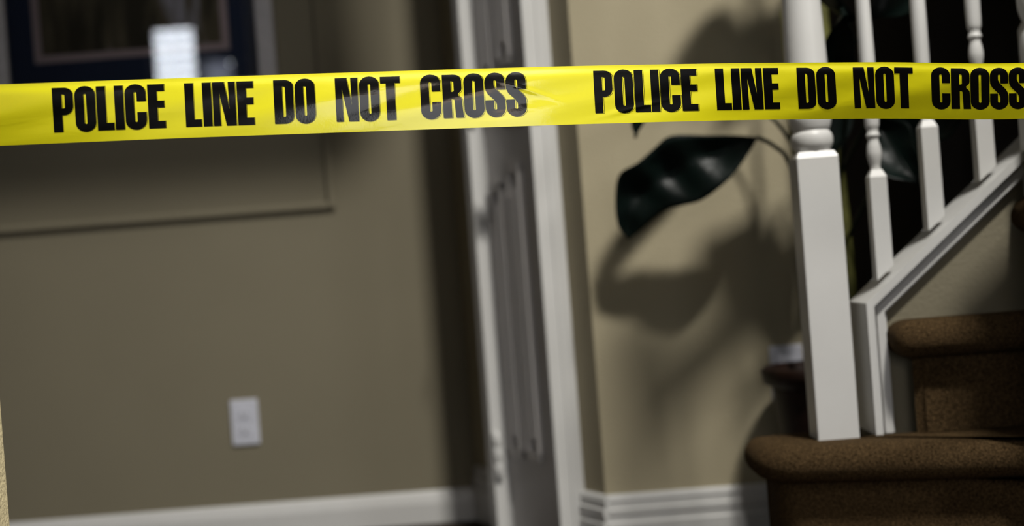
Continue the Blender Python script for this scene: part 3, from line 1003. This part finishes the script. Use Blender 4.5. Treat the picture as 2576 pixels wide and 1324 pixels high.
TEXT1 = [('P', 133.3, 185.0), ('O', 189.3, 241.0), ('L', 244.2, 285.8), ('I', 289.2, 312.0), ('C', 315.3, 368.3), ('E', 373.0, 415.5),
         ('L', 466.0, 506.2), ('I', 510.5, 533.0), ('N', 536.2, 593.5), ('E', 597.5, 639.0),
         ('D', 689.8, 738.8), ('O', 742.8, 793.5), ('N', 844.8, 901.3), ('O', 905.0, 954.8), ('T', 958.3, 1008.0),
         ('C', 1058.3, 1109.2), ('R', 1114.0, 1163.5), ('O', 1167.6, 1218.0), ('S', 1221.2, 1271.5), ('S', 1273.9, 1324.4)]
TEXT2 = [('P', 1495.4, 1541.8), ('O', 1546.0, 1593.8), ('L', 1597.3, 1636.0), ('I', 1638.5, 1659.3), ('C', 1662.5, 1712.0), ('E', 1715.3, 1755.0),
         ('L', 1801.7, 1839.4), ('I', 1842.0, 1863.4), ('N', 1866.2, 1919.0), ('E', 1922.4, 1960.6),
         ('D', 2006.9, 2052.0), ('O', 2055.8, 2103.4), ('N', 2148.2, 2200.3), ('O', 2203.7, 2250.3), ('T', 2251.9, 2297.9),
         ('C', 2343.6, 2390.8), ('R', 2393.0, 2440.8), ('O', 2441.7, 2489.5), ('S', 2490.7, 2536.7), ('S', 2538.0, 2584.0)]

def crossings(polys, y):
    xs = []
    for pl in polys:
        n = len(pl)
        for i in range(n):
            (xa, ya), (xb, yb) = pl[i], pl[(i + 1) % n]
            if (ya <= y) != (yb <= y):
                xs.append(xa + (xb - xa) * (y - ya) / (yb - ya))
    return sorted(xs)

def letter(ch, x0, x1, gx):
    polys = G[ch]
    ys = [q[1] for pl in polys for q in pl]
    lo, hi = min(ys), max(ys)
    # rows at every outline height plus a regular ladder
    cuts = sorted(set([round(v, 5) for v in ys] + [lo + (hi - lo) * k / 56 for k in range(57)]))
    cuts = [c for i, c in enumerate(cuts) if i == 0 or c - cuts[i - 1] > 1e-4]
    bm = bmesh.new()
    T0, T1 = 0.089, 0.816
    def P(u, v):
        return TP(x0 + (x1 - x0) * u, T0 + (T1 - T0) * v, 0.00035)
    eps = 1e-5
    for ya, yb in zip(cuts, cuts[1:]):
        a, b = crossings(polys, ya + eps), crossings(polys, yb - eps)
        if len(a) != len(b) or not a:
            mid = crossings(polys, (ya + yb) / 2)
            a = b = mid
        for k in range(0, len(a) - 1, 2):
            n = max(1, int(max(a[k + 1] - a[k], b[k + 1] - b[k]) * (x1 - x0) / 7))
            top = [bm.verts.new(P(a[k] + (a[k + 1] - a[k]) * i / n, ya)) for i in range(n + 1)]
            bot = [bm.verts.new(P(b[k] + (b[k + 1] - b[k]) * i / n, yb)) for i in range(n + 1)]
            for i in range(n):
                bm.faces.new((top[i], bot[i], bot[i + 1], top[i + 1]))
    bmesh.ops.remove_doubles(bm, verts=bm.verts, dist=0.00002)
    # misregistered second impression: a hairline outline shifted a little to the right and down
    if gx > 0:
        W_, H_ = x1 - x0, 109.0
        for pl in polys:
            m_ = len(pl)
            for i in range(m_):
                (xa, ya), (xb, yb) = pl[i], pl[(i + 1) % m_]
                L_ = math.hypot((xb - xa) * W_, (yb - ya) * H_)
                if L_ < 0.3:
                    continue
                nxp, nyp = -(yb - ya) * H_ / L_ * 0.42, (xb - xa) * W_ / L_ * 0.42
                nseg = max(1, int(L_ / 7))
                prev = None
                for k in range(nseg + 1):
                    f = k / nseg
                    qx, qy = (xa + (xb - xa) * f) * W_ + gx, (ya + (yb - ya) * f) * H_ + gx * 0.35
                    cur = (bm.verts.new(P((qx + nxp) / W_, (qy + nyp) / H_)), bm.verts.new(P((qx - nxp) / W_, (qy - nyp) / H_)))
                    if prev:
                        bm.faces.new((prev[0], prev[1], cur[1], cur[0]))
                    prev = cur
    return obj('printed_letter', bm, M['ink'], tape, True)

for ch, x0, x1 in TEXT1 + TEXT2:
    ghost = 2.3 if (x0 > 1040 and x0 < 1770) else (1.2 if x0 < 1040 else 0.0)
    letter(ch, x0, x1, ghost)['label'] = 'black printed letter ' + ch
